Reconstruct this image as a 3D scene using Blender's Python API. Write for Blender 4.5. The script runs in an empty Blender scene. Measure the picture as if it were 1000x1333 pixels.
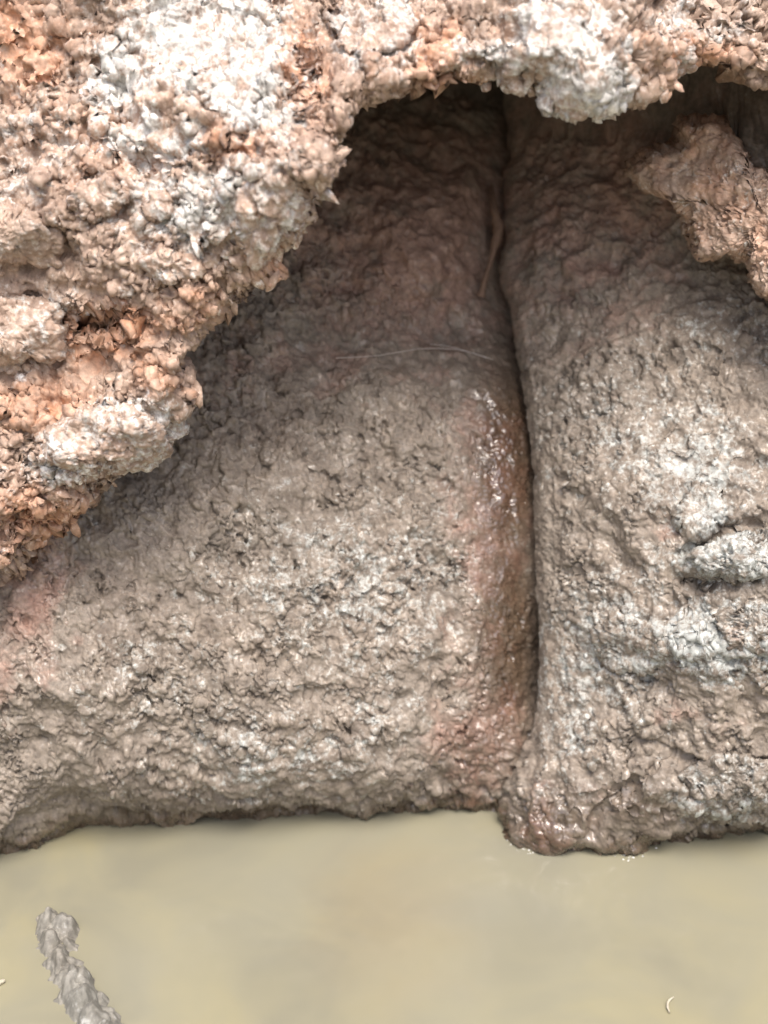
import bpy, math, random
import numpy as np

# ------------------------------------------------------------------ camera, world, sun, exposure
scene = bpy.context.scene
PITCH = math.radians(20.0)
CAM = np.array((0.0, -1.69, 1.037))
FPX = 1800.0                                   # focal length in photo pixels (photo 1000 x 1333)
cam_d = bpy.data.cameras.new("camera")
cam = bpy.data.objects.new("camera", cam_d)
scene.collection.objects.link(cam)
cam.location = CAM
cam.rotation_euler = (math.pi / 2 - PITCH, 0, 0)
cam_d.sensor_fit = 'HORIZONTAL'
cam_d.sensor_width = 36.0
cam_d.lens = 36.0 * FPX / 1000.0
cam_d.clip_start = 0.02
cam_d.clip_end = 2000.0
cam_d.dof.use_dof = True
cam_d.dof.focus_distance = 1.62
cam_d.dof.aperture_fstop = 3.2
scene.camera = cam

SUN_EL, SUN_AZ = math.radians(61), math.radians(172)     # azimuth clockwise from +Y (behind the camera, a little right)
world = bpy.data.worlds.new("World")
scene.world = world
world.use_nodes = True
wn = world.node_tree
bg = wn.nodes["Background"]
sky = wn.nodes.new("ShaderNodeTexSky")
sky.sky_type = 'NISHITA'
sky.sun_disc = False
sky.sun_elevation = SUN_EL
sky.sun_rotation = SUN_AZ
sky.air_density = 1.0
sky.dust_density = 6.0
sky.ozone_density = 1.0
wn.links.new(sky.outputs[0], bg.inputs[0])
bg.inputs[1].default_value = 0.11
sun_d = bpy.data.lights.new("sun", 'SUN')
sun_d.energy = 1.3
sun_d.angle = math.radians(30)
sun_d.color = (1.0, 0.95, 0.88)
sun = bpy.data.objects.new("sun", sun_d)
scene.collection.objects.link(sun)
sdir = np.array((math.sin(SUN_AZ) * math.cos(SUN_EL), math.cos(SUN_AZ) * math.cos(SUN_EL), math.sin(SUN_EL)))
from mathutils import Vector
sun.rotation_euler = Vector(sdir).to_track_quat('Z', 'Y').to_euler()
sun.location = Vector(sdir) * 6
vs = scene.view_settings
vs.view_transform = 'Standard'
vs.look = 'None'
vs.gamma = 1.0
vs.use_curve_mapping = False
vs.exposure = 1.22
scene.cycles.max_bounces = 8
scene.cycles.diffuse_bounces = 6

rng = np.random.default_rng(11)
random.seed(11)
COL = scene.collection

# ------------------------------------------------------------------ numpy helpers
def to_world(px, py, y):
    """point of the place seen at photo pixel (px, py), standing at depth y"""
    px = np.asarray(px, float); py = np.asarray(py, float); y = np.asarray(y, float)
    h = (px - 500.0) / FPX
    v = -(py - 666.5) / FPX
    dy = math.cos(PITCH) + v * math.sin(PITCH)
    dz = -math.sin(PITCH) + v * math.cos(PITCH)
    t = (y - CAM[1]) / dy
    return np.stack([h * t, y + 0 * t, CAM[2] + dz * t], -1)

def on_water(px, py, z=0.0):
    h = (px - 500.0) / FPX
    v = -(py - 666.5) / FPX
    dy = math.cos(PITCH) + v * math.sin(PITCH)
    dz = -math.sin(PITCH) + v * math.cos(PITCH)
    t = (z - CAM[2]) / dz
    return np.array((h * t, CAM[1] + dy * t, z))

def _hash(ix, iy, iz, seed):
    h = (ix.astype(np.uint32) * np.uint32(374761393) + iy.astype(np.uint32) * np.uint32(668265263)
         + iz.astype(np.uint32) * np.uint32(2147483647) + np.uint32((seed * 1274126177) & 0xffffffff))
    h = (h ^ (h >> np.uint32(13))) * np.uint32(1274126177)
    h = (h ^ (h >> np.uint32(16))) * np.uint32(2246822519)
    return h ^ (h >> np.uint32(15))

def vnoise(p, seed=0):
    i = np.floor(p).astype(np.int64); f = (p - i).astype(np.float32)
    u = f * f * f * (f * (f * 6 - 15) + 10)
    out = 0
    for a in (0, 1):
        for b in (0, 1):
            for c in (0, 1):
                h = _hash(i[..., 0] + a, i[..., 1] + b, i[..., 2] + c, seed)
                gx = (h & np.uint32(1023)).astype(np.float32) / 511.5 - 1
                gy = ((h >> np.uint32(10)) & np.uint32(1023)).astype(np.float32) / 511.5 - 1
                gz = ((h >> np.uint32(20)) & np.uint32(1023)).astype(np.float32) / 511.5 - 1
                d = gx * (f[..., 0] - a) + gy * (f[..., 1] - b) + gz * (f[..., 2] - c)
                w = (u[..., 0] if a else 1 - u[..., 0]) * (u[..., 1] if b else 1 - u[..., 1]) * (u[..., 2] if c else 1 - u[..., 2])
                out = out + d * w
    return out * 1.3

def fbm(p, octs=4, seed=0, gain=0.5):
    s, a = 0, 1.0
    for o in range(octs):
        s = s + a * vnoise(p * (2.03 ** o), seed + o * 17)
        a *= gain
    return s

def worley(p, seed=0):
    """F1, F2 and a random number per cell"""
    b = np.floor(p - 0.5).astype(np.int64)
    f1 = np.full(p.shape[:-1], 9.0, np.float32); f2 = f1.copy(); cid = np.zeros(p.shape[:-1], np.float32)
    for a in (0, 1):
        for e in (0, 1):
            for c in (0, 1):
                ix, iy, iz = b[..., 0] + a, b[..., 1] + e, b[..., 2] + c
                h = _hash(ix, iy, iz, seed)
                jx = (h & np.uint32(1023)).astype(np.float32) / 1023 * .8 + .1
                jy = ((h >> np.uint32(10)) & np.uint32(1023)).astype(np.float32) / 1023 * .8 + .1
                jz = ((h >> np.uint32(20)) & np.uint32(1023)).astype(np.float32) / 1023 * .8 + .1
                d = np.sqrt((ix + jx - p[..., 0]) ** 2 + (iy + jy - p[..., 1]) ** 2 + (iz + jz - p[..., 2]) ** 2).astype(np.float32)
                r = (_hash(ix, iy, iz, seed + 91) & np.uint32(65535)).astype(np.float32) / 65535
                near = d < f1
                f2 = np.where(near, f1, np.minimum(f2, d))
                cid = np.where(near, r, cid)
                f1 = np.where(near, d, f1)
    return f1, f2, cid

def sstep(a, b, x):
    t = np.clip((x - a) / (b - a), 0, 1)
    return t * t * (3 - 2 * t)

class Depth:
    """thin-plate spline y(px, py) through depth control points"""
    def __init__(self, pts, smooth=2e-4):
        P = np.array(pts, float)
        self.c = P[:, :2] / 1000; n = len(P)
        K = self._k(self.c) + smooth * np.eye(n)
        Q = np.c_[np.ones(n), self.c]
        A = np.zeros((n + 3, n + 3)); A[:n, :n] = K; A[:n, n:] = Q; A[n:, :n] = Q.T
        self.w = np.linalg.solve(A, np.r_[P[:, 2], 0, 0, 0])
    def _k(self, q):
        r2 = ((q[:, None, :] - self.c[None]) ** 2).sum(-1)
        return 0.5 * r2 * np.log(r2 + 1e-12)
    def __call__(self, px, py):
        px, py = np.broadcast_arrays(np.asarray(px, float), np.asarray(py, float))
        q = np.stack([px.ravel(), py.ravel()], -1) / 1000
        out = np.concatenate([self._k(c) @ self.w[:len(self.c)] for c in np.array_split(q, max(1, len(q) // 50000))])
        out += self.w[-3] + q @ self.w[-2:]
        return out.reshape(px.shape)

def grid_normals(P):
    du = np.gradient(P, axis=0); dv = np.gradient(P, axis=1)
    n = np.cross(du, dv)
    return n / (np.linalg.norm(n, axis=-1, keepdims=True) + 1e-12)

def seg_dist(px, py, line):
    d = np.full(px.shape, 1e9)
    for (x0, y0), (x1, y1) in zip(line[:-1], line[1:]):
        vx, vy = x1 - x0, y1 - y0
        t = np.clip(((px - x0) * vx + (py - y0) * vy) / (vx * vx + vy * vy), 0, 1)
        d = np.minimum(d, np.hypot(px - x0 - t * vx, py - y0 - t * vy))
    return d

def blobs(px, py, lst):
    m = np.zeros(px.shape)
    for (x, y, rx, ry, a) in lst:
        m = np.maximum(m, a * np.exp(-((px - x) / rx) ** 2 - ((py - y) / ry) ** 2))
    return m

# crumbly grains lie along a steep diagonal, like the bedding of the rock
_ca, _sa = math.cos(math.radians(25)), math.sin(math.radians(25))
def bedded(P, stretch=0.6):
    x = P[..., 0] * _ca + P[..., 2] * _sa
    z = -P[..., 0] * _sa + P[..., 2] * _ca
    return np.stack([x, P[..., 1], z * stretch], -1)

# ------------------------------------------------------------------ mesh and tag helpers
def link(name, data, parent=None):
    o = bpy.data.objects.new(name, data)
    COL.objects.link(o)
    if parent is not None:
        o.parent = parent
    return o

def thing(name, label, cat, group=None, loc=(0, 0, 0)):
    o = link(name, None)
    o.location = loc
    o.empty_display_size = 0.05
    o["label"] = label; o["category"] = cat
    if group: o["group"] = group
    return o

def raw_mesh(name, V, F, mat, attrs=None, smooth=True):
    """V (n,3); F (m,k) with k = 3 or 4"""
    me = bpy.data.meshes.new(name)
    V = np.ascontiguousarray(V, np.float32); F = np.ascontiguousarray(F, np.int32)
    me.vertices.add(len(V)); me.vertices.foreach_set("co", V.ravel())
    k = F.shape[1]
    me.loops.add(F.size); me.loops.foreach_set("vertex_index", F.ravel())
    me.polygons.add(len(F))
    me.polygons.foreach_set("loop_start", np.arange(0, F.size, k, dtype=np.int32))
    me.polygons.foreach_set("use_smooth", np.full(len(F), smooth, bool))
    for n_, a in (attrs or {}).items():
        at = me.attributes.new(n_, 'FLOAT', 'POINT')
        at.data.foreach_set("value", np.ascontiguousarray(a, np.float32).ravel())
    me.update(calc_edges=True)
    me.validate()
    me.materials.append(mat)
    return me

def grid_faces(nu, nv, flip=False):
    i = np.arange(nu * nv).reshape(nu, nv)
    q = np.stack([i[:-1, :-1], i[1:, :-1], i[1:, 1:], i[:-1, 1:]], -1).reshape(-1, 4)
    return q[:, ::-1] if flip else q

# ------------------------------------------------------------------ materials
def rock_material(name, dark, light, rust_a, rust_b, white_a, white_b, bump=0.35, damp=.12):
    m = bpy.data.materials.new(name); m.use_nodes = True
    nt = m.node_tree; N = nt.nodes; L = nt.links
    bsdf = N["Principled BSDF"]
    tc = N.new("ShaderNodeTexCoord")
    def noise(scale, detail=6, rough=.6, dist=0.0):
        n = N.new("ShaderNodeTexNoise"); n.inputs["Scale"].default_value = scale
        n.inputs["Detail"].default_value = detail; n.inputs["Roughness"].default_value = rough
        n.inputs["Distortion"].default_value = dist
        L.new(tc.outputs["Object"], n.inputs["Vector"]); return n.outputs["Fac"]
    def attr(a):
        n = N.new("ShaderNodeAttribute"); n.attribute_name = a; return n.outputs["Fac"]
    def math_(op, a, b, clamp=False):
        n = N.new("ShaderNodeMath"); n.operation = op; n.use_clamp = clamp
        for k, v in enumerate((a, b)):
            if isinstance(v, (int, float)): n.inputs[k].default_value = v
            else: L.new(v, n.inputs[k])
        return n.outputs[0]
    def rmap(v, a, b, c=0.0, d=1.0):
        n = N.new("ShaderNodeMapRange"); L.new(v, n.inputs[0])
        for k, x in zip((1, 2, 3, 4), (a, b, c, d)): n.inputs[k].default_value = x
        return n.outputs[0]
    def mix(f, a, b, typ='MIX'):
        n = N.new("ShaderNodeMix"); n.data_type = 'RGBA'; n.blend_type = typ; n.clamp_factor = True
        if isinstance(f, (int, float)): n.inputs["Factor"].default_value = f
        else: L.new(f, n.inputs["Factor"])
        for k, v in ((6, a), (7, b)):
            if isinstance(v, tuple): n.inputs[k].default_value = (*v, 1)
            else: L.new(v, n.inputs[k])
        return n.outputs[2]
    n_big, n_mid, n_fine, n_tiny = noise(7), noise(34, 5, .65), noise(120, 4, .7), noise(420, 3, .7)
    base = mix(rmap(n_mid, .3, .7), dark, light)
    base = mix(rmap(n_big, .35, .65, 0, .45), base, tuple(.5 * (a + b) * c for a, b, c in zip(dark, light, (.9, .98, 1.02))))
    rust = mix(rmap(noise(48, 5, .6), .35, .65), rust_a, rust_b)
    fr = math_('ADD', attr("rust"), rmap(noise(22, 6, .65), .2, .8, -.45, .45))
    col = mix(rmap(fr, .25, .7), base, rust)
    white = mix(rmap(noise(60, 5, .7), .35, .62), white_b, white_a)
    fw = math_('ADD', attr("white"), math_('ADD', rmap(noise(38, 7, .72), .25, .75, -.42, .42), rmap(noise(150, 4, .7), .3, .7, -.28, .28)))
    col = mix(rmap(fw, .30, .70), col, white)
    cell = rmap(attr("cell"), 0, 1, .80, 1.2)
    cc = N.new("ShaderNodeCombineColor")
    for k in range(3): L.new(cell, cc.inputs[k])
    col = mix(1.0, col, cc.outputs[0], 'MULTIPLY')
    sp = rmap(noise(150, 5, .72), .33, .67, .72, 1.24)
    cs = N.new("ShaderNodeCombineColor")
    for k in range(3): L.new(sp, cs.inputs[k])
    col = mix(1.0, col, cs.outputs[0], 'MULTIPLY')
    wet = attr("wet")
    wetc = mix(1.0, col, (.42, .345, .285), 'MULTIPLY')
    col = mix(rmap(wet, .1, .9), col, wetc)
    L.new(col, bsdf.inputs["Base Color"])
    r1 = rmap(n_fine, .3, .7, .50, .85)
    L.new(math_('SUBTRACT', r1, math_('MULTIPLY', wet, rmap(n_mid, .35, .65, .34, .52))), bsdf.inputs["Roughness"])
    bsdf.inputs["Specular IOR Level"].default_value = .45
    L.new(math_('ADD', math_('MULTIPLY', wet, rmap(n_mid, .40, .55, .25, 1.0)), rmap(n_mid, .50, .62, 0.0, damp), True), bsdf.inputs["Coat Weight"])
    bsdf.inputs["Coat Roughness"].default_value = .06
    bsdf.inputs["Coat IOR"].default_value = 1.7
    h = math_('ADD', math_('MULTIPLY', n_fine, .6), math_('MULTIPLY', n_tiny, .35))
    b = N.new("ShaderNodeBump"); b.inputs["Strength"].default_value = bump; b.inputs["Distance"].default_value = .004
    L.new(h, b.inputs["Height"]); L.new(b.outputs[0], bsdf.inputs["Normal"])
    return m

M_CRUST = rock_material("weathered_crust", (.24, .155, .115), (.54, .405, .32), (.42, .21, .12), (.58, .385, .285), (.70, .68, .655), (.37, .365, .34))
M_BOULDER = rock_material("grey_brown_rock", (.148, .118, .095), (.315, .263, .214), (.26, .163, .128), (.365, .245, .198), (.47, .49, .475), (.33, .34, .325), .28, .45)
M_MUD = rock_material("grey_mud", (.15, .138, .115), (.25, .235, .205), (.25, .2, .15), (.3, .25, .2), (.42, .42, .40), (.28, .285, .27), .3, .0)

def plain(name, col, rough, bump=0.0, scale=40.0):
    m = bpy.data.materials.new(name); m.use_nodes = True
    nt = m.node_tree; b = nt.nodes["Principled BSDF"]
    tc = nt.nodes.new("ShaderNodeTexCoord")
    n = nt.nodes.new("ShaderNodeTexNoise"); n.inputs["Scale"].default_value = scale; n.inputs["Detail"].default_value = 6
    nt.links.new(tc.outputs["Object"], n.inputs["Vector"])
    r = nt.nodes.new("ShaderNodeMix"); r.data_type = 'RGBA'
    nt.links.new(n.outputs["Fac"], r.inputs["Factor"])
    r.inputs[6].default_value = (*[c * .65 for c in col], 1); r.inputs[7].default_value = (*[min(1, c * 1.3) for c in col], 1)
    nt.links.new(r.outputs[2], b.inputs["Base Color"]); b.inputs["Roughness"].default_value = rough
    if bump:
        bp = nt.nodes.new("ShaderNodeBump"); bp.inputs["Strength"].default_value = bump; bp.inputs["Distance"].default_value = .004
        nt.links.new(n.outputs["Fac"], bp.inputs["Height"]); nt.links.new(bp.outputs[0], b.inputs["Normal"])
    return m

def water_material():
    m = bpy.data.materials.new("murky_water"); m.use_nodes = True
    nt = m.node_tree; N = nt.nodes; L = nt.links; b = N["Principled BSDF"]
    tc = N.new("ShaderNodeTexCoord")
    def noise(s, d=3, dist=0.0):
        n = N.new("ShaderNodeTexNoise"); n.inputs["Scale"].default_value = s; n.inputs["Detail"].default_value = d
        n.inputs["Distortion"].default_value = dist
        L.new(tc.outputs["Object"], n.inputs["Vector"]); return n.outputs["Fac"]
    ramp = N.new("ShaderNodeValToRGB")
    e = ramp.color_ramp.elements
    e[0].position = .34; e[0].color = (.215, .206, .153, 1)
    e[1].position = .66; e[1].color = (.275, .253, .160, 1)
    e.new(.5).color = (.247, .233, .162, 1)
    L.new(noise(5.5, 3, .6), ramp.inputs[0])
    mx = N.new("ShaderNodeMix"); mx.data_type = 'RGBA'
    mr = N.new("ShaderNodeMapRange"); L.new(noise(2.4, 2), mr.inputs[0])
    mr.inputs[1].default_value = .4; mr.inputs[2].default_value = .65; mr.inputs[4].default_value = .5
    L.new(mr.outputs[0], mx.inputs["Factor"]); L.new(ramp.outputs[0], mx.inputs[6]); mx.inputs[7].default_value = (.258, .255, .208, 1)
    # soft ochre patch in the water's colour, fading outwards
    pc = on_water(505, 1190)
    vd = N.new("ShaderNodeVectorMath"); vd.operation = 'SUBTRACT'; vd.inputs[1].default_value = tuple(pc)
    L.new(tc.outputs["Object"], vd.inputs[0])
    vm = N.new("ShaderNodeVectorMath"); vm.operation = 'MULTIPLY'; vm.inputs[1].default_value = (1.5, .75, 1)
    L.new(vd.outputs[0], vm.inputs[0])
    vl = N.new("ShaderNodeVectorMath"); vl.operation = 'LENGTH'; L.new(vm.outputs[0], vl.inputs[0])
    ad = N.new("ShaderNodeMath"); ad.operation = 'MULTIPLY_ADD'; ad.inputs[1].default_value = .16; L.new(noise(9, 3, .8), ad.inputs[0]); L.new(vl.outputs["Value"], ad.inputs[2])
    pr = N.new("ShaderNodeMapRange"); pr.interpolation_type = 'SMOOTHSTEP'; L.new(ad.outputs[0], pr.inputs[0])
    for k_, v_ in zip((1, 2, 3, 4), (.06, .30, .40, 0.0)): pr.inputs[k_].default_value = v_
    pm = N.new("ShaderNodeMix"); pm.data_type = 'RGBA'
    L.new(pr.outputs[0], pm.inputs["Factor"]); L.new(mx.outputs[2], pm.inputs[6]); pm.inputs[7].default_value = (.255, .205, .120, 1)
    L.new(pm.outputs[2], b.inputs["Base Color"])
    b.inputs["Roughness"].default_value = .06
    b.inputs["IOR"].default_value = 1.33
    b.inputs["Subsurface Weight"].default_value = .0
    bp = N.new("ShaderNodeBump"); bp.inputs["Strength"].default_value = .06; bp.inputs["Distance"].default_value = .01
    L.new(noise(16, 2), bp.inputs["Height"]); L.new(bp.outputs[0], b.inputs["Normal"])
    return m
M_WATER = water_material()

# ------------------------------------------------------------------ the setting: water, ground
def sheet(name, size, z, mat, n, amp, seed, cy=0.0):
    u = np.linspace(-1, 1, n); u = np.sign(u) * np.abs(u) ** 2.2 * size
    X, Y = np.meshgrid(u, u + cy, indexing='ij')
    P = np.stack([X, Y, np.full(X.shape, z)], -1)
    P[..., 2] += amp * fbm(P * .9, 4, seed)
    o = link(name, raw_mesh(name, P.reshape(-1, 3), grid_faces(n, n), mat))
    o["kind"] = "structure"
    return o
sheet("water", 7.0, 0.0, M_WATER, 60, 0.0, 3, -3.0)
sheet("ground", 600.0, -0.55, plain("brown_earth", (.2, .15, .1), .95, .6, 3.0), 90, 0.15, 5)

# ------------------------------------------------------------------ rock surfaces
def crumble(P, n, amp, seed, cell=.017, flat=None, pit=1.0):
    """smeared, flaking clay-rock: soft strokes, thin layers with broken edges, scattered pits and steep creases; smooth patches between rough ones"""
    rough = np.ones(P.shape[:2]) if flat is None else 1 - flat
    patch = sstep(-.30, .30, fbm(P * 11 + 5, 3, seed + 41))
    rough = rough * (.30 + .70 * patch)
    warp = np.stack([fbm(P * 60 + k * 13.7, 3, seed + k) for k in range(3)], -1) * .008
    B = bedded(P + warp, .50)
    f1, f2, c1 = worley(B / cell, seed)
    g1 = .5 * sstep(0, .32, f2 - f1) + (c1 - .5) * .7
    c2 = np.clip(.5 + vnoise(B / (cell * .5), seed + 5), 0, 1)
    lay = fbm(B / (cell * 2.6), 4, seed + 50, .58) * 3.0
    lf = lay - np.floor(lay)
    layer = (np.floor(lay) + sstep(.0, .22, lf)) / 3.0
    c = vnoise(B / (cell * .80), seed + 21) + .35 * vnoise(B / (cell * .3), seed + 22)
    crease = np.exp(-(np.abs(c) / .085) ** 2) * sstep(.0, .35, fbm(P * 34, 2, seed + 23))
    hole = sstep(.30, .62, vnoise(B / (cell * .85) + 31, seed + 24) + .3 * vnoise(B / (cell * .3), seed + 25))
    d = .38 * g1 + 1.05 * layer + .55 * fbm(B / (cell * .9), 3, seed + 60, .55) - pit * (.85 * crease + 1.0 * hole)
    d = d * amp * rough + amp * .16 * fbm(P * 280, 2, seed + 70)
    return P + n * d[..., None], .55 * c1 + .45 * c2

def lumps(P, n, seed, a1=.022, a2=.010, a3=.005):
    d = a1 * fbm(P * 7, 3, seed) + a2 * (1 - 2.2 * np.abs(fbm(P * 19, 3, seed + 7))) + a3 * fbm(P * 60, 3, seed + 13)
    return P + n * d[..., None]

HOST = {}
def finish(key, parent, P, px, py, mat, white, rust, wet, cell, flip, name="rock_face"):
    nu, nv = P.shape[:2]
    at = dict(white=white, rust=rust, wet=wet, cell=cell)
    me = raw_mesh(name, P.reshape(-1, 3), grid_faces(nu, nv, flip), mat, {k: v.ravel() for k, v in at.items()})
    o = link(name, me, parent)
    n = grid_normals(P)
    # make normals face the camera on average
    if np.mean((n * (CAM - P)).sum(-1)) < 0: n = -n
    HOST[key] = dict(P=P, n=n, px=px, py=py, mat=mat, **at)
    return o

def axis(a, b, fine0, fine1, step, coarse):
    return np.concatenate([np.linspace(a, fine0, coarse, endpoint=False), np.arange(fine0, fine1, step), np.linspace(fine1, b, coarse)])

# --- left boulder --------------------------------------------------------------
D_LEFT = Depth([(-700, 1250, -.3), (-700, 800, -.3), (-700, 200, .0), (-400, 1200, -.22), (-400, 900, -.25), (-400, 600, -.1), (-400, 200, .1),
    (0, 1000, -.18), (0, 850, -.17), (0, 700, -.10), (0, 500, 0), (0, 200, .15), (0, 1128, -.10), (0, 1088, -.185), (0, 1190, -.06),
    (160, 1078, -.03), (160, 1035, -.118), (300, 1078, -.03), (300, 1036, -.113), (470, 1072, -.03), (470, 1034, -.10), (600, 1060, -.02), (600, 1010, -.06),
    (300, 1140, .02), (600, 1120, .03), (160, 1140, .02),
    (200, 900, -.145), (350, 900, -.125), (500, 900, -.09), (590, 900, -.055), (640, 900, -.03), (690, 900, .0), (720, 900, .035), (640, 1000, -.06), (690, 1000, -.045), (725, 1000, .03), (640, 1050, -.035), (690, 1070, -.04),
    (150, 750, -.10), (350, 750, -.075), (500, 750, -.045), (590, 750, -.01), (640, 750, .0), (690, 750, .03), (725, 750, .065),
    (300, 600, .0), (450, 600, .02), (570, 600, .05), (630, 600, .068), (685, 600, .095), (720, 600, .14),
    (350, 490, .09), (500, 500, .10), (600, 490, .14), (665, 490, .18), (700, 490, .235), (500, 435, .19), (600, 435, .24),
    (450, 350, .23), (560, 330, .24), (640, 330, .32), (480, 220, .34), (600, 200, .42), (560, 100, .55), (300, 100, .4), (560, -100, .6),
    (900, 200, .6), (900, 600, .45), (900, 1000, .35), (800, 900, .22), (1000, 1200, .3), (-700, -200, .3), (0, -200, .5), (1000, -200, .7)])
def build_left():
    root = thing("boulder", "rounded brown grey granular boulder left of the dark wet crevice, rising from the water", "boulder", loc=tuple(to_world(300, 1060, .05)))
    ax = axis(-700, 1000, -40, 720, 1.55, 60); ay = axis(-200, 1250, 130, 1115, 1.55, 30)
    px, py = np.meshgrid(ax, ay, indexing='ij')
    P = to_world(px, py, D_LEFT(px, py))
    n = -grid_normals(P); n *= np.sign((n * (CAM - P)).sum(-1).mean())
    z0 = P[..., 2].copy()
    P = P + (lumps(P, n, 101, .020, .006, .003) - P) * (1 - .7 * sstep(585, 650, px) * sstep(980, 920, py))[..., None]
    n = grid_normals(P); n *= np.sign((n * (CAM - P)).sum(-1).mean())
    smooth_m = np.clip(sstep(470, 330, py) * sstep(430, 560, px) * .8 + sstep(595, 640, px) * .52, 0, .85)
    hollow = blobs(px, py, [(575, 905, 22, 22, .014), (465, 548, 14, 20, .010), (365, 860, 40, 26, .010), (420, 905, 30, 18, .008)])
    P = P - n * hollow[..., None]
    P, cell = crumble(P, n, .0076, 111, .0135, smooth_m, 1.4)
    white = blobs(px, py, [(470, 760, 220, 150, .38), (350, 980, 220, 60, .36), (470, 940, 80, 70, .36), (200, 880, 140, 120, .25)])
    rust = blobs(px, py, [(30, 780, 70, 120, .6), (0, 900, 40, 80, .45), (620, 960, 90, 90, .55), (630, 660, 75, 230, .50), (540, 300, 190, 190, .75), (420, 470, 130, 60, .4), (300, 500, 90, 80, .35)])  # reddish rock; over the hollow its lighter colour also lifts the shade
    wet = np.maximum(sstep(.050, .012, P[..., 2] + .03 * fbm(P * 20, 2, 9)), blobs(px, py, [(660, 610, 46, 150, 1.2), (662, 820, 46, 170, 1.1), (625, 980, 60, 60, .6)]))
    P = P - np.array(root.location)
    finish("left", root, P, px, py, M_BOULDER, white, rust, wet, cell, False)
    return root

# --- right boulder: its left edge rolls back into the crevice ----------------------
EDGE = np.array([(-300, 640), (150, 655), (250, 658), (330, 655), (420, 665), (500, 679), (600, 692), (700, 697), (800, 703), (860, 706), (920, 700),
                 (970, 686), (1020, 664), (1060, 652), (1095, 664), (1120, 690), (1250, 720)], float)
D_RIGHT = Depth([(655, 1040, -.085), (670, 1100, -.125), (720, 1120, -.135), (720, 1060, -.135), (720, 980, -.10), (720, 900, -.06), (720, 800, -.03), (715, 650, .02), (700, 500, .12),
    (690, 400, .20), (680, 300, .29), (680, 150, .43), (850, 1115, -.10), (850, 1075, -.165), (850, 980, -.15), (850, 850, -.13), (850, 700, -.09), (850, 550, .0),
    (850, 400, .13), (850, 280, .22), (850, 150, .26), (930, 100, .20), (1000, 140, .15), (1000, 1095, -.04), (1000, 1055, -.15), (1000, 950, -.17), (1000, 850, -.175), (1000, 740, -.15), (1000, 660, -.09),
    (1000, 550, -.03), (1000, 400, .08), (1000, 250, .15), (1300, 1100, -.15), (1300, 800, -.2), (1300, 400, 0), (1300, 100, .2), (900, -300, .5), (1300, -300, .4), (650, -300, .55),
    (720, 1200, -.10), (900, 1180, -.06), (1050, 1180, -.03), (1300, 1250, -.1), (1700, 1200, -.2), (1700, 700, -.25), (1700, 0, .2)])
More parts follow.
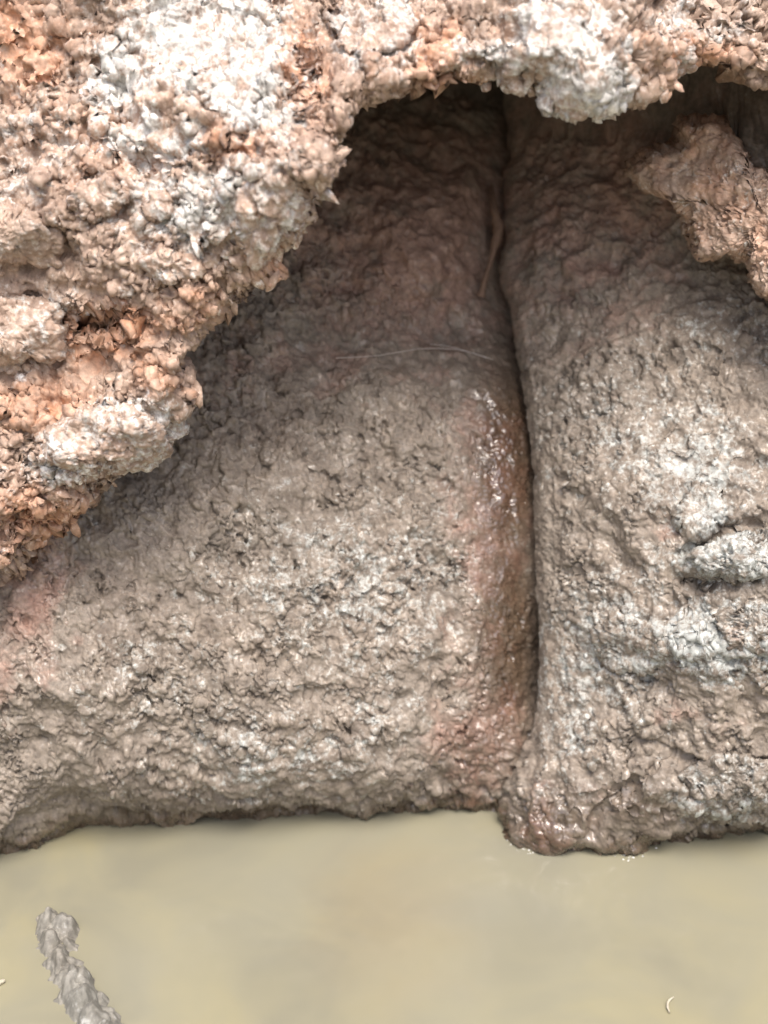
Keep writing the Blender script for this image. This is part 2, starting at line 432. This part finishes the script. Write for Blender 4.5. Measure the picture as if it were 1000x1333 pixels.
def build_right():
    root = thing("boulder", "paler cracked boulder right of the dark wet crevice, rising from the water", "boulder", loc=tuple(to_world(850, 1080, .05)))
    ay = axis(-300, 1250, 180, 1140, 1.55, 30)
    s_in = np.arange(0, 345, 1.55)
    s_out = np.linspace(345, 1000, 50)
    s_roll = -np.linspace(1, 0, 34, endpoint=False)
    su = np.concatenate([s_roll, s_in, s_out])
    S, py = np.meshgrid(su, ay, indexing='ij')
    e = np.interp(py, EDGE[:, 0], EDGE[:, 1]) + (2.5 + 12 * sstep(480, 330, py)) * fbm(np.stack([py / 55, py * 0, py * 0 + 3.3], -1), 3, 5)
    Sp = np.maximum(S, 0)
    px = e + Sp
    y = D_RIGHT(px, py)
    # round the edge over ~30 px, then run straight back into the crevice
    y = y + .016 * np.clip(1 - Sp / 16, 0, 1) ** 2
    r = np.clip(-S, 0, 1)
    y = y + .36 * r ** 1.5
    px = px + 26 * np.sin(np.minimum(r * 3, math.pi / 2)) * r + 30 * r
    P = to_world(px, py, y)
    n = grid_normals(P); n *= np.sign((n * (CAM - P)).sum(-1).mean())
    calm = (1 - .8 * sstep(60, 8, S) * sstep(1010, 940, py))[..., None]
    P = P + (lumps(P, n, 201, .018, .007, .003) - P) * calm
    n = grid_normals(P); n *= np.sign((n * (CAM - P)).sum(-1).mean())
    wob = 7 * fbm(np.stack([px / 40, py / 40, px * 0], -1), 3, 77)
    c1 = seg_dist(px + wob, py + wob, [(885, 722), (915, 706), (945, 690), (975, 684), (1040, 672)])
    c2 = seg_dist(px + wob, py - wob, [(880, 752), (925, 764), (960, 752), (1000, 742), (1080, 720)])
    c3 = seg_dist(px - wob, py + wob, [(835, 965), (860, 962), (880, 985)])
    c4 = seg_dist(px - wob, py + wob, [(770, 1080), (790, 1040), (840, 1010), (860, 985), (950, 1000), (1040, 990)])
    d = -.022 * np.exp(-(c1 / 7) ** 2) - .018 * np.exp(-(c2 / 8) ** 2) - .010 * np.exp(-(c3 / 6) ** 2) - .012 * np.exp(-(c4 / 8) ** 2)
    d = d + .020 * blobs(px, py, [(965, 722, 70, 20, 1.0), (930, 830, 120, 30, .5), (930, 1040, 90, 26, .7), (740, 1090, 50, 22, .5)])
    d = d - .014 * blobs(px, py, [(838, 888, 9, 9, 1.2), (760, 745, 40, 10, .6), (820, 1040, 60, 30, .9), (900, 600, 50, 60, .5)])
    P = P + n * (d * (S >= 0))[..., None]
    flat = np.clip(blobs(px, py, [(900, 600, 80, 90, .8), (820, 1050, 70, 35, .7), (720, 1060, 60, 50, .5)]) + sstep(430, 300, py) * .6 + .55 * sstep(26, 4, S) * sstep(1010, 960, py), 0, .85)
    P, cell = crumble(P, n, .0080, 211, .0140, flat, 1.4)
    white = blobs(px, py, [(910, 610, 90, 100, .55), (960, 725, 100, 30, .95), (940, 830, 140, 60, .72), (800, 840, 100, 110, .5), (740, 900, 60, 160, .42), (930, 1040, 90, 30, .5), (830, 560, 160, 120, .36), (930, 440, 120, 60, .32)])
    rust = blobs(px, py, [(760, 260, 220, 190, .6), (870, 700, 40, 60, .3), (720, 1060, 60, 60, .4), (900, 930, 90, 30, .35)])  # the hollow's patch is reddish rock, its colour also brightening the shade
    wet = np.maximum(sstep(.050, .012, P[..., 2] + .03 * fbm(P * 20, 2, 9)), blobs(px, py, [(720, 1070, 75, 45, .8), (830, 1050, 60, 30, .65)]))
    wet = np.maximum(wet, .8 * np.clip(-S * 4, 0, 1) * sstep(380, 480, py))
    P = P - np.array(root.location)
    finish("right", root, P, px, py, M_BOULDER, white, rust, wet, cell, False)
    return root

# --- overhang: front face, rolled lip, underside running back over the hollow ---------------
LIP = [(-700, 1180), (-400, 960), (-150, 850), (-60, 800), (0, 752), (60, 715), (100, 690), (135, 662), (175, 628), (205, 608), (224, 592), (226, 566), (236, 538), (250, 510), (262, 478), (276, 448), (300, 424),
       (326, 408), (346, 384), (362, 360), (376, 338), (396, 306), (410, 270), (415, 245), (408, 226), (428, 206), (440, 184), (468, 158), (500, 140), (540, 131), (590, 128), (628, 126),
       (652, 124), (664, 128), (672, 119), (692, 113), (710, 120), (720, 140), (735, 152), (758, 157), (780, 152), (790, 138), (800, 122), (820, 112), (834, 96), (860, 92), (900, 104), (930, 106), (960, 118), (1000, 128), (1080, 138), (1200, 170), (1400, 260), (1600, 500)]
D_OVER = Depth([(-400, 960, -.25), (-700, 1180, -.3), (0, 752, -.20), (130, 665, -.20), (220, 580, -.225), (262, 480, -.225), (330, 405, -.235), (400, 300, -.26), (412, 230, -.27), (480, 150, -.26), (560, 128, -.23), (650, 122, -.215),
    (750, 150, -.25), (830, 105, -.19), (920, 105, -.15), (1000, 125, -.12), (1200, 160, -.1), (1600, 500, -.1),
    (100, 575, -.23), (0, 500, -.17), (0, 620, -.20), (110, 430, -.15), (200, 400, -.20), (200, 250, -.20), (350, 200, -.24), (0, 300, -.16), (0, 150, -.10),
    (200, 100, -.12), (350, 50, -.12), (500, 60, -.16), (400, -100, -.02), (100, -100, -.02), (650, 30, -.18), (750, 50, -.20), (850, 40, -.13), (1000, 40, -.07),
    (750, -150, 0), (1100, -150, .1), (-300, 0, 0), (-300, 400, -.1), (-300, 800, -.2), (0, -500, .3), (600, -500, .35), (1200, -500, .3), (-800, 600, -.1), (-800, -500, .3), (1700, -300, .2)], 5e-4)
CEN = np.array((560.0, 750.0))
def build_overhang():
    root = thing("rock_overhang", "weathered orange and white crusted rock overhang arching across the upper left and top", "rock", loc=tuple(to_world(200, 600, -.1)))
    L = np.array(LIP, float)
    seg = np.r_[0, np.cumsum(np.hypot(*np.diff(L, axis=0).T))]
    vis = (L[:, 0] > -60) & (L[:, 0] < 1050)
    s0, s1 = seg[vis][0], seg[vis][-1]
    t = axis(0, seg[-1], s0, s1, 1.5, 40)
    lx, ly = np.interp(t, seg, L[:, 0]), np.interp(t, seg, L[:, 1])
    tt = np.stack([t / 26, t * 0, t * 0], -1)
    jag = 7 * fbm(tt, 4, 31, .6)
    dx, dy = lx - CEN[0], ly - CEN[1]; dl = np.hypot(dx, dy); dx /= dl; dy /= dl
    inset = 15 * sstep(620, 420, ly) * sstep(1100, 1000, lx)      # room for the crust's own thickness
    lx = lx + dx * (jag + inset); ly = ly + dy * (jag + inset)
    # outward run on the front face, px from the lip
    s_front = np.concatenate([np.arange(0, 400, 1.7), np.arange(400, 680, 2.2), np.linspace(680, 1400, 50)])
    s_back = -np.linspace(1, 0, 60, endpoint=False)
    S = np.concatenate([s_back, s_front])
    T, SS = np.meshgrid(np.arange(len(t)), S, indexing='ij')
    Sp = np.maximum(SS, 0); r = np.clip(-SS, 0, 1)
    wob = np.exp(-Sp / 60)
    # fade the jagged lip into smooth rays away from the edge
    k = 25
    ker = np.hanning(2 * 60 + 1); ker /= ker.sum()
    pad = lambda a: np.convolve(np.pad(a, 60, 'edge'), ker, 'valid')
    slx, sly = pad(lx), pad(ly)
    px = slx[T] + (lx - slx)[T] * wob + dx[T] * Sp + dx[T] * r * 160
    py = sly[T] + (ly - sly)[T] * wob + dy[T] * Sp + dy[T] * r * 160
    y = D_OVER(px, py)
    lipw = np.clip(1 - Sp / 60, 0, 1)
    y = y + .060 * lipw ** 2.2
    ylip = (D_OVER(lx, ly) + .060)[T]
    yb = ylip + .95 * r ** 1.3
    y = np.where(SS < 0, yb, y)
    P = to_world(px, py, y)
    sgn = lambda n: n * np.sign((n[:, 60:350] * (CAM - P[:, 60:350])).sum(-1).mean())
    n = sgn(grid_normals(P))
    P = lumps(P, n, 301, .022, .009, .004)
    # terraces: flaking layers
    tr = fbm(P * np.array((9, 9, 13)), 4, 317) * 3.2
    fr_ = tr - np.floor(tr)
    P = P + n * (.011 * (np.floor(tr) + sstep(.0, .16, fr_) - 1))[..., None]
    n = sgn(grid_normals(P)); 
    hol = blobs(px, py, [(140, 420, 60, 34, .022), (180, 210, 16, 16, .016), (80, 180, 20, 14, .012), (60, 60, 30, 14, .012), (395, 110, 26, 50, .012), (300, 200, 30, 10, .008), (570, 110, 60, 20, .010), (20, 690, 40, 30, .012)])
    P = P - n * hol[..., None]
    flat = np.clip(blobs(px, py, [(30, 310, 60, 40, .6), (130, 270, 60, 30, .6), (640, 60, 70, 60, .3), (395, 60, 24, 60, .5)]), 0, .8)
    P, cell = crumble(P, n, .0105, 311, .0165, flat, 1.35)
    white = blobs(px, py, [(270, 50, 130, 110, .8), (160, 110, 70, 50, .7), (330, 120, 50, 70, .9), (490, 40, 60, 50, .8), (260, 270, 130, 80, .66), (340, 250, 60, 60, .6), (180, 180, 120, 60, .5), (20, 240, 40, 40, .5), (160, 560, 90, 50, .72), (110, 610, 120, 30, .5), (30, 430, 50, 30, .6),
                            (760, 120, 60, 55, .95), (720, 40, 80, 50, .5), (870, 30, 60, 40, .42), (960, 40, 40, 30, .35), (-200, 300, 200, 300, .4), (650, 60, 70, 60, .5), (60, 170, 70, 50, .42), (70, 400, 40, 40, .4)])
    rust = blobs(px, py, [(130, 430, 80, 40, 1.0), (40, 520, 80, 50, .7), (30, 60, 90, 70, .75), (400, 90, 40, 90, .75), (240, 400, 70, 50, .55), (60, 680, 120, 50, .8), (560, 60, 60, 60, .8), (300, 190, 100, 30, .6), (900, 70, 90, 40, .75), (560, 110, 90, 25, .6), (130, 180, 120, 80, .45),
                           (350, 330, 60, 60, .5), (200, 480, 50, 40, .6), (-200, 500, 200, 300, .5), (640, 20, 60, 30, .3)])
    white = np.clip(white + .03 + .22 * fbm(P * 30, 3, 333), 0, 1)
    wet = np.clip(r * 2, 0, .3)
    P = P - np.array(root.location)
    finish("over", root, P, px, py, M_CRUST, white, rust, wet, cell, False)
    return root

LEFT = build_left()
RIGHT = build_right()
OVER = build_overhang()

# --- back of the hollow ----------------------------------------------------------
def build_back():
    x = np.linspace(-2.2, 2.2, 130); z = np.linspace(-.5, 2.4, 90)
    X, Z = np.meshgrid(x, z, indexing='ij')
    P = np.stack([X, .66 + 0 * X, Z], -1)
    P[..., 1] += .12 * fbm(P * 3, 5, 61)
    o = link("hollow_wall", raw_mesh("hollow_wall", P.reshape(-1, 3), grid_faces(130, 90), plain("dark_brown_rock", (.36, .24, .20), .9, .7, 18)))
    o["kind"] = "structure"
build_back()

# ------------------------------------------------------------------ looking up the built surfaces
def surface_map(keys, step=3):
    """front-most depth of the finished rock, over the photo's field and a margin"""
    W, H = (1400 // step, 1700 // step)
    m = np.full((W, H), 9.0)
    for k in keys:
        h = HOST[k]; off = ROOTS[k].location
        ix = ((h["px"] + 200) / step).astype(int); iy = ((h["py"] + 200) / step).astype(int)
        ok = (ix >= 0) & (ix < W) & (iy >= 0) & (iy < H)
        np.minimum.at(m, (ix[ok], iy[ok]), h["P"][..., 1][ok] + off[1])
    val = np.where(m < 5, m, 0.0); cnt = (m < 5).astype(float)
    ker = np.hanning(15)[1:-1]; ker /= ker.sum()
    def blur(a):
        for ax in (0, 1):
            a = np.apply_along_axis(lambda v: np.convolve(v, ker, 'same'), ax, a)
        return a
    sm = blur(val) / np.maximum(blur(cnt), 1e-4)
    def get(px, py):
        fx = np.clip((np.asarray(px, float) + 200) / step - .5, 0, W - 2); fy = np.clip((np.asarray(py, float) + 200) / step - .5, 0, H - 2)
        ix, iy = fx.astype(int), fy.astype(int); u, v = fx - ix, fy - iy
        return (sm[ix, iy] * (1 - u) + sm[ix + 1, iy] * u) * (1 - v) + (sm[ix, iy + 1] * (1 - u) + sm[ix + 1, iy + 1] * u) * v
    return get
ROOTS = {"left": LEFT, "right": RIGHT, "over": OVER}
Y_OVER = surface_map(["over"]); Y_RIGHT = surface_map(["right"]); Y_LEFT = surface_map(["left"])

def slab(name, parent, outline, depth, thick, mat, seed, white=0., rust=0., wet=0., rings=26, spokes=120, amp=.006, jag=4.0, cell=.014, tilt=0.0):
    """a flaked-off plate with a ragged rim: rings from its centre to its outline, rim turned back into the rock"""
    O = np.array(outline, float); O = np.vstack([O, O[:1]])
    seg = np.r_[0, np.cumsum(np.hypot(*np.diff(O, axis=0).T))]
    t = np.linspace(0, seg[-1], spokes, endpoint=False)
    ox, oy = np.interp(t, seg, O[:, 0]), np.interp(t, seg, O[:, 1])
    c = np.array((ox.mean(), oy.mean()))
    th_ = np.unwrap(np.arctan2(oy - c[1], ox - c[0]))
    if th_[-1] < th_[0]: ox, oy, th_ = ox[::-1], oy[::-1], th_[::-1]
    tt_ = np.linspace(0, 2 * np.pi, spokes, endpoint=False)
    k0 = np.argsort(np.arctan2(oy - c[1], ox - c[0]) % (2 * np.pi)); ta = (np.arctan2(oy - c[1], ox - c[0]) % (2 * np.pi))[k0]
    ox, oy = np.interp(tt_, ta, ox[k0], period=2 * np.pi), np.interp(tt_, ta, oy[k0], period=2 * np.pi)
    a = np.linspace(0, 2 * np.pi, spokes, endpoint=False)
    j = 1 + jag / np.maximum(20, np.hypot(ox - c[0], oy - c[1])) * fbm(np.stack([np.cos(a) * 6, np.sin(a) * 6, a * 0 + seed], -1), 4, seed, .65)
    ox, oy = c[0] + (ox - c[0]) * j, c[1] + (oy - c[1]) * j
    N = max(24, int(max(np.ptp(ox), np.ptp(oy)) / 1.6))
    g = np.linspace(-1.15, 1.15, N)
    U, Vv = np.meshgrid(g, g, indexing='ij')
    q = np.maximum(np.abs(U), np.abs(Vv)) + 1e-9
    ang = np.arctan2(Vv / q * (1 - .36 * (U / q) ** 2), U / q * (1 - .36 * (Vv / q) ** 2))     # even spacing round the rim
    ph = (ang % (2 * np.pi)) / (2 * np.pi) * spokes
    i0 = np.floor(ph).astype(int) % spokes; f0 = ph - np.floor(ph); i1 = (i0 + 1) % spokes
    rx = (ox - c[0])[i0] * (1 - f0) + (ox - c[0])[i1] * f0
    ry = (oy - c[1])[i0] * (1 - f0) + (oy - c[1])[i1] * f0
    R = np.where(q <= 1, q, 1 - .25 * (q - 1))
    px = c[0] + rx * R; py = c[1] + ry * R
    prof = np.where(q <= 1, 1 - .12 * q ** 2 - .6 * np.clip((q - .86) / .14, 0, 1) ** 2, .28 - 10 * (q - 1))
    y = depth(px, py) - thick * prof + tilt * (py - c[1])
    P = to_world(px, py, y)
    n = grid_normals(P); n *= np.sign((n * (CAM - P))[N // 4:-N // 4, N // 4:-N // 4].sum(-1).mean())
    P = lumps(P, n, seed, .004, .004, .004)
    P, cellv = crumble(P, n, amp, seed, cell, None, 1.4)
    F = grid_faces(N, N)
    P = P - np.array(parent.location if parent is not None else (0, 0, 0))
    f = lambda v: np.full(N * N, v)
    o = link(name, raw_mesh(name, P.reshape(-1, 3), F, mat, dict(white=f(white), rust=f(rust), wet=f(wet), cell=cellv.ravel())), parent)
    return o

# flaking plates of the overhang
for k, (ol, th, w, ru) in enumerate([
    ([(-60, 285), (-10, 268), (40, 285), (72, 300), (84, 325), (78, 347), (55, 350), (38, 338), (18, 346), (-10, 330), (-60, 335)], .022, .22, .10),
    ([(-70, 392), (-10, 385), (45, 392), (78, 402), (84, 430), (80, 462), (60, 474), (40, 462), (22, 472), (-5, 452), (-70, 455)], .026, .34, .05),
    ([(85, 262), (105, 236), (140, 232), (165, 252), (158, 268), (140, 278), (122, 292), (100, 280)], .018, .32, .10),
    ([(182, 268), (198, 250), (216, 256), (220, 276), (206, 290), (188, 284)], .014, .35, .2),
    ([(180, 340), (215, 330), (262, 345), (255, 362), (215, 362)], .012, .35, .1),
    ([(60, 560), (110, 535), (165, 540), (210, 560), (222, 585), (190, 606), (140, 612), (80, 612), (55, 590)], .018, .40, .0),
    ([(675, 20), (720, -20), (790, 0), (815, 60), (800, 112), (782, 148), (750, 154), (725, 142), (708, 112), (690, 80)], .012, .55, .0),
    ([(838, 60), (870, 50), (900, 62), (905, 88), (880, 100), (850, 90)], .016, .35, .35),
    ([(425, 20), (470, -10), (520, 5), (545, 30), (520, 60), (470, 72), (440, 60)], .014, .42, .1),
    ([(310, 250), (352, 225), (395, 240), (400, 275), (372, 318), (335, 335), (312, 300)], .014, .36, .2),
    ([(205, 30), (250, -10), (340, -10), (368, 50), (345, 120), (300, 150), (240, 140), (200, 90)], .008, .6, .0)]):
    slab("plate", OVER, ol, Y_OVER, th, M_CRUST, 400 + k, w, ru, amp=.006 if k < 5 else .009, cell=.018)
# ledges of the right boulder
for k, (ol, th, w, ru) in enumerate([
    ([(892, 726), (930, 705), (970, 696), (1040, 690), (1060, 725), (1000, 738), (955, 752), (915, 750)], .018, .5, .0),
    ([(880, 665), (905, 630), (940, 640), (950, 672), (925, 692), (898, 700)], .008, .45, .0),
    ([(775, 830), (800, 800), (850, 812), (870, 850), (840, 875), (800, 870)], .007, .42, .0),
    ([(880, 1010), (930, 985), (1000, 990), (1050, 1010), (1000, 1045), (930, 1052)], .009, .35, .0),
    ([(920, 800), (980, 785), (1040, 800), (1030, 850), (960, 855)], .008, .38, .1)]):
    slab("ledge", RIGHT, ol, Y_RIGHT, th, M_BOULDER, 440 + k, w, ru, amp=.008, cell=.014)

# tan flake hanging down inside the hollow at the right
FL = thing("rock_flake", "ragged tan rock flake hanging down inside the hollow at the right", "rock", loc=tuple(to_world(930, 330, .08)))
slab("flake_body", FL, [(872, 192), (884, 160), (915, 152), (948, 168), (962, 205), (985, 226), (1040, 235), (1130, 250), (1150, 420), (1060, 410), (1010, 385), (990, 378), (976, 342), (962, 330), (946, 324), (932, 333), (914, 330), (904, 303), (890, 274), (872, 252), (845, 242), (816, 224), (824, 200), (846, 192)],
     lambda a, b: .14 - .0006 * (a - 930) - .0003 * (b - 200) + 0 * a, .10, M_CRUST, 470, .16, .34, spokes=420, amp=.009, jag=12)
# dark wet mud toe at the waterline and two clumps of mud on the water
def mud_clump():
    """one soft lump of mud half sunk in the water: a low heap whose skirt runs below the surface"""
    spots = [(66, 1206, 15, .030), (84, 1214, 14, .026), (92, 1232, 11, .018), (66, 1232, 14, .020), (76, 1246, 14, .024), (84, 1260, 14, .025), (92, 1276, 14, .026), (100, 1290, 16, .030), (112, 1312, 17, .032), (124, 1335, 18, .030), (136, 1362, 20, .028)]
    base = on_water(95, 1270)
    gx = np.linspace(-.085, .085, 150); gy = np.linspace(-.13, .11, 210)
    X, Y = np.meshgrid(gx, gy, indexing='ij')
    Q = np.stack([X, Y, X * 0], -1)
    W = Q + .010 * np.stack([fbm(Q * 38, 3, 508), fbm(Q * 38 + 7, 3, 509), X * 0], -1)
    Z = np.full(X.shape, 0.0)
    for (a, b, r, h) in spots:
        c = on_water(a, b) - base; rr = r / 1000 * .95
        Z = np.maximum(Z, 1.25 * h * np.exp(-((W[..., 0] - c[0]) / (rr * 1.1)) ** 2 - ((W[..., 1] - c[1]) / (rr * 1.6)) ** 2))
    fold = np.exp(-(np.abs(vnoise(W * np.array((55, 26, 1)), 503)) / .13) ** 2)
    Z = Z - .0075 + sstep(.002, .014, Z) * (.007 * fbm(W * 38, 2, 501) - .005 * fold)
    P = np.stack([X, Y, Z], -1)
    n = grid_normals(P); n *= np.sign(n[..., 2].mean())
    P, cellv = crumble(P, n, .0013, 507, .012)
    root = thing("mud_clump", "lumpy dull grey mud clump half sunk in the water at lower left", "mud", loc=tuple(base))
    hi = sstep(-.05, -.11, Y) * .3
    link("lump", raw_mesh("lump", P.reshape(-1, 3), grid_faces(150, 210), M_MUD, dict(white=hi.ravel(), rust=(X * 0).ravel(), wet=(0 * X).ravel(), cell=cellv.ravel())), root)
    return root
CL1 = mud_clump()

# ------------------------------------------------------------------ loose pieces: nodules (each a part) and fine grit
def dome(segs=8):
    V = [(0, 0, .95)]
    for rr, zz in ((.55, .78), (.9, .3), (1.0, -.25)):
        for k in range(segs):
            a = 2 * math.pi * (k + .5 * rr) / segs
            V.append((rr * math.cos(a), rr * math.sin(a), zz))
    F = [(0, 1 + k, 1 + (k + 1) % segs) for k in range(segs)]
    for q in (0, 1):
        for k in range(segs):
            a, b = 1 + q * segs + k, 1 + q * segs + (k + 1) % segs
            F += [(a, a + segs, b + segs), (a, b + segs, b)]
    return np.array(V), np.array(F)
DV, DF = dome(8)
GV, GF = dome(6)

def pieces(key, count, size, rim=None, seed=0, V0=DV, sink=.25, box=(-20, 1020, -20, 1110)):
    """positions, shapes and colours of loose pieces sitting on a finished surface"""
    h = HOST[key]; r = np.random.default_rng(seed)
    ok = (h["px"] > box[0]) & (h["px"] < box[1]) & (h["py"] > box[2]) & (h["py"] < box[3])
    facing = (h["n"] * (CAM - h["P"] - np.array(ROOTS[key].location))).sum(-1) > .5
    ok &= facing
    if rim is not None: ok &= rim(h)
    idx = np.flatnonzero(ok.ravel()); idx = r.choice(idx, min(count, len(idx)), replace=False)
    P, n = h["P"].reshape(-1, 3)[idx], h["n"].reshape(-1, 3)[idx]
    out = []
    for p, m, i in zip(P, n, idx):
        s = size[0] + (size[1] - size[0]) * r.random() ** 2.2
        up = np.array((-.42, 0, .9)); tx = np.cross(up, m); tx /= np.linalg.norm(tx) + 1e-9; ty = np.cross(m, tx)
        a = r.normal(0, .35); ux = tx * math.cos(a) + ty * math.sin(a); uy = -tx * math.sin(a) + ty * math.cos(a)
        W = V0 * (1 + r.normal(0, .11, V0.shape)) * np.array((.75, 1.35, .5)) * s
        Vw = ux * W[:, :1] + uy * W[:, 1:2] + m * (W[:, 2:] - s * sink)
        out.append((p, Vw, {k: float(h[k].ravel()[i]) for k in ("white", "rust", "wet")} | {"cell": float(r.random())}))
    return out

def nodules(key, count, size, name, rim, seed):
    for p, Vw, at in pieces(key, count, size, rim, seed):
        me = raw_mesh(name, Vw, DF, HOST[key]["mat"], {k: np.full(len(Vw), v) for k, v in at.items()})
        o = link(name, me, ROOTS[key]); o.location = p

def grit(key, count, size, seed):
    Vs, Fs, A = [], [], {k: [] for k in ("white", "rust", "wet", "cell")}
    for q, (p, Vw, at) in enumerate(pieces(key, count, size, None, seed, GV, .35)):
        Vs.append(Vw + p); Fs.append(GF + q * len(GV))
        for k, v in at.items(): A[k].append(np.full(len(GV), v))
    o = link("grit", raw_mesh("grit", np.vstack(Vs), np.vstack(Fs), HOST[key]["mat"], {k: np.concatenate(v) for k, v in A.items()}), ROOTS[key])
    o["kind"] = "stuff"

lipd = lambda h: seg_dist(h["px"], h["py"], LIP[3:-4])
nodules("over", 120, (.005, .012), "nodule", lambda h: lipd(h) < 16, 21)
nodules("over", 130, (.005, .012), "nodule", lambda h: lipd(h) >= 16, 22)
nodules("left", 160, (.004, .009), "nodule", lambda h: h["py"] > 480, 23)
nodules("right", 130, (.004, .010), "nodule", lambda h: h["py"] > 480, 24)
grit("over", 2600, (.0018, .005), 31)
grit("left", 2600, (.0014, .0040), 32)
grit("right", 2000, (.0014, .0042), 33)

# ------------------------------------------------------------------ small things
def tube(name, pts, radii, mat, parent=None, sides=8, sub=8):
    P = np.array(pts, float); k = np.arange(len(P))
    t = np.linspace(0, len(P) - 1, (len(P) - 1) * sub + 1)
    C = np.zeros((len(t), 3))                      # Catmull-Rom
    for q, tv in enumerate(t):
        i = min(int(tv), len(P) - 2); f = tv - i
        p0, p1, p2, p3 = P[max(i - 1, 0)], P[i], P[i + 1], P[min(i + 2, len(P) - 1)]
        C[q] = .5 * (2 * p1 + (p2 - p0) * f + (2 * p0 - 5 * p1 + 4 * p2 - p3) * f * f + (3 * p1 - p0 - 3 * p2 + p3) * f ** 3)
    rad = np.interp(t, k, radii)
    T = np.gradient(C, axis=0); T /= np.linalg.norm(T, axis=1, keepdims=True)
    A = np.cross(T, np.array((.3, 1, .2))); A /= np.linalg.norm(A, axis=1, keepdims=True); B = np.cross(T, A)
    a = np.linspace(0, 2 * np.pi, sides, endpoint=False)
    wob = 1 + .25 * rng.normal(size=(len(t), sides)) * .5
    V = C[:, None] + rad[:, None, None] * wob[..., None] * (A[:, None] * np.cos(a)[None, :, None] + B[:, None] * np.sin(a)[None, :, None])
    base = C[0] if parent is None else np.array(parent.location)
    i = np.arange(len(t) * sides).reshape(len(t), sides); i2 = np.roll(i, -1, 1)
    F = np.stack([i[:-1], i[1:], i2[1:], i2[:-1]], -1).reshape(-1, 4)
    o = link(name, raw_mesh(name, V.reshape(-1, 3) - base, F, mat), parent)
    if parent is None: o.location = base
    return o
M_ROOT = plain("brown_root", (.22, .14, .10), .8, .6, 120)
M_THREAD = plain("pale_silk", (.55, .5, .46), .5)
M_FIBRE = plain("cream_fibre", (.50, .46, .36), .6)
def at(px, py, get, d=0.0): return to_world(px, py, float(get(np.array([px]), np.array([py]))[0]) + d)
RT = thing("root", "short brown root dangling in the top of the dark crevice", "root", loc=tuple(at(641, 262, Y_LEFT, -.03)))
tube("stem", [at(640, 240, Y_LEFT, -.02), at(643, 270, Y_LEFT, -.035), at(648, 300, Y_LEFT, -.035), at(640, 335, Y_LEFT, -.03), at(632, 362, Y_LEFT, -.03), at(626, 386, Y_LEFT, -.02)], [.002, .006, .0085, .004, .0035, .006], M_ROOT, RT)
tube("side_root", [at(648, 298, Y_LEFT, -.035), at(664, 292, Y_LEFT, -.02), at(676, 286, Y_LEFT, .0)], [.005, .004, .002], M_ROOT, RT)
for pts, lab in (([(438, 466), (490, 463), (550, 454), (600, 456), (642, 468)], "longer thin pale silk thread across the dark hollow left of the crevice"),
                 ([(560, 448), (590, 452), (634, 466)], "short thin pale silk thread beside the crevice top, above the longer thread")):
    yy = [float(Y_LEFT(np.array([a]), np.array([b]))[0]) for a, b in pts]
    o = tube("silk_thread", [to_world(a, b, v - .012) for (a, b), v in zip(pts, yy)], [.0005] * len(pts), M_THREAD, None, 5)
    o["label"] = lab; o["category"] = "thread"; o["group"] = "silk threads in the hollow"
w = lambda px, py, z=.003: on_water(px, py, z)
o = tube("plant_fibre", [w(872, 1318), w(869, 1310), w(871, 1303), w(877, 1298)], [.0008, .0014, .0014, .0007], M_FIBRE, None, 6)
o["label"] = "curled cream plant fibre floating on the water at lower right"; o["category"] = "fibre"
o = tube("plant_chip", [w(-8, 1281), w(0, 1279), w(6, 1276)], [.002, .0032, .0015], M_FIBRE, None, 6)
o["label"] = "tiny white plant chip on the water at the left edge"; o["category"] = "chip"


# foam and waterline glints, both shaped as white beads along the right boulder's toe
def foam_glint_material():
    m = plain("white_foam_glint", (.55, .55, .52), .15)
    m.node_tree.nodes["Principled BSDF"].inputs["Coat Weight"].default_value = .8
    return m
M_FOAM_GLINT = foam_glint_material()
bub = raw_mesh("foam_glint_bead", DV * np.array((1, 1, .8)), DF, M_FOAM_GLINT)
hR = HOST["right"]; PR = hR["P"] + np.array(RIGHT.location)
for lab, x0, x1, cnt in (("small waterline glint shaped as white beads at the left foot of the right boulder", 664, 700, 10),
                         ("wider patch of foam and glint beads at the waterline right of the boulder's foot", 800, 856, 16)):
    ok = np.flatnonzero(((np.abs(PR[..., 2] - .002) < .004) & (hR["px"] > x0) & (hR["px"] < x1) & (hR["py"] > 1060)).ravel())
    if not len(ok): continue
    pts = PR.reshape(-1, 3)[rng.choice(ok, cnt)]
    base = np.array((*pts.mean(0)[:2], 0.0))
    F_ = thing("foam_glint_patch", lab, "foam", "foam patches along the waterline", tuple(base))
    for p in pts:
        o = link("foam_glint_bead", bub, F_)
        o.location = (p[0] - base[0] + rng.normal(0, .0015), p[1] - base[1] - .004 + rng.normal(0, .0015), .0003)
        o.scale = (float(rng.uniform(.0006, .0016)),) * 3
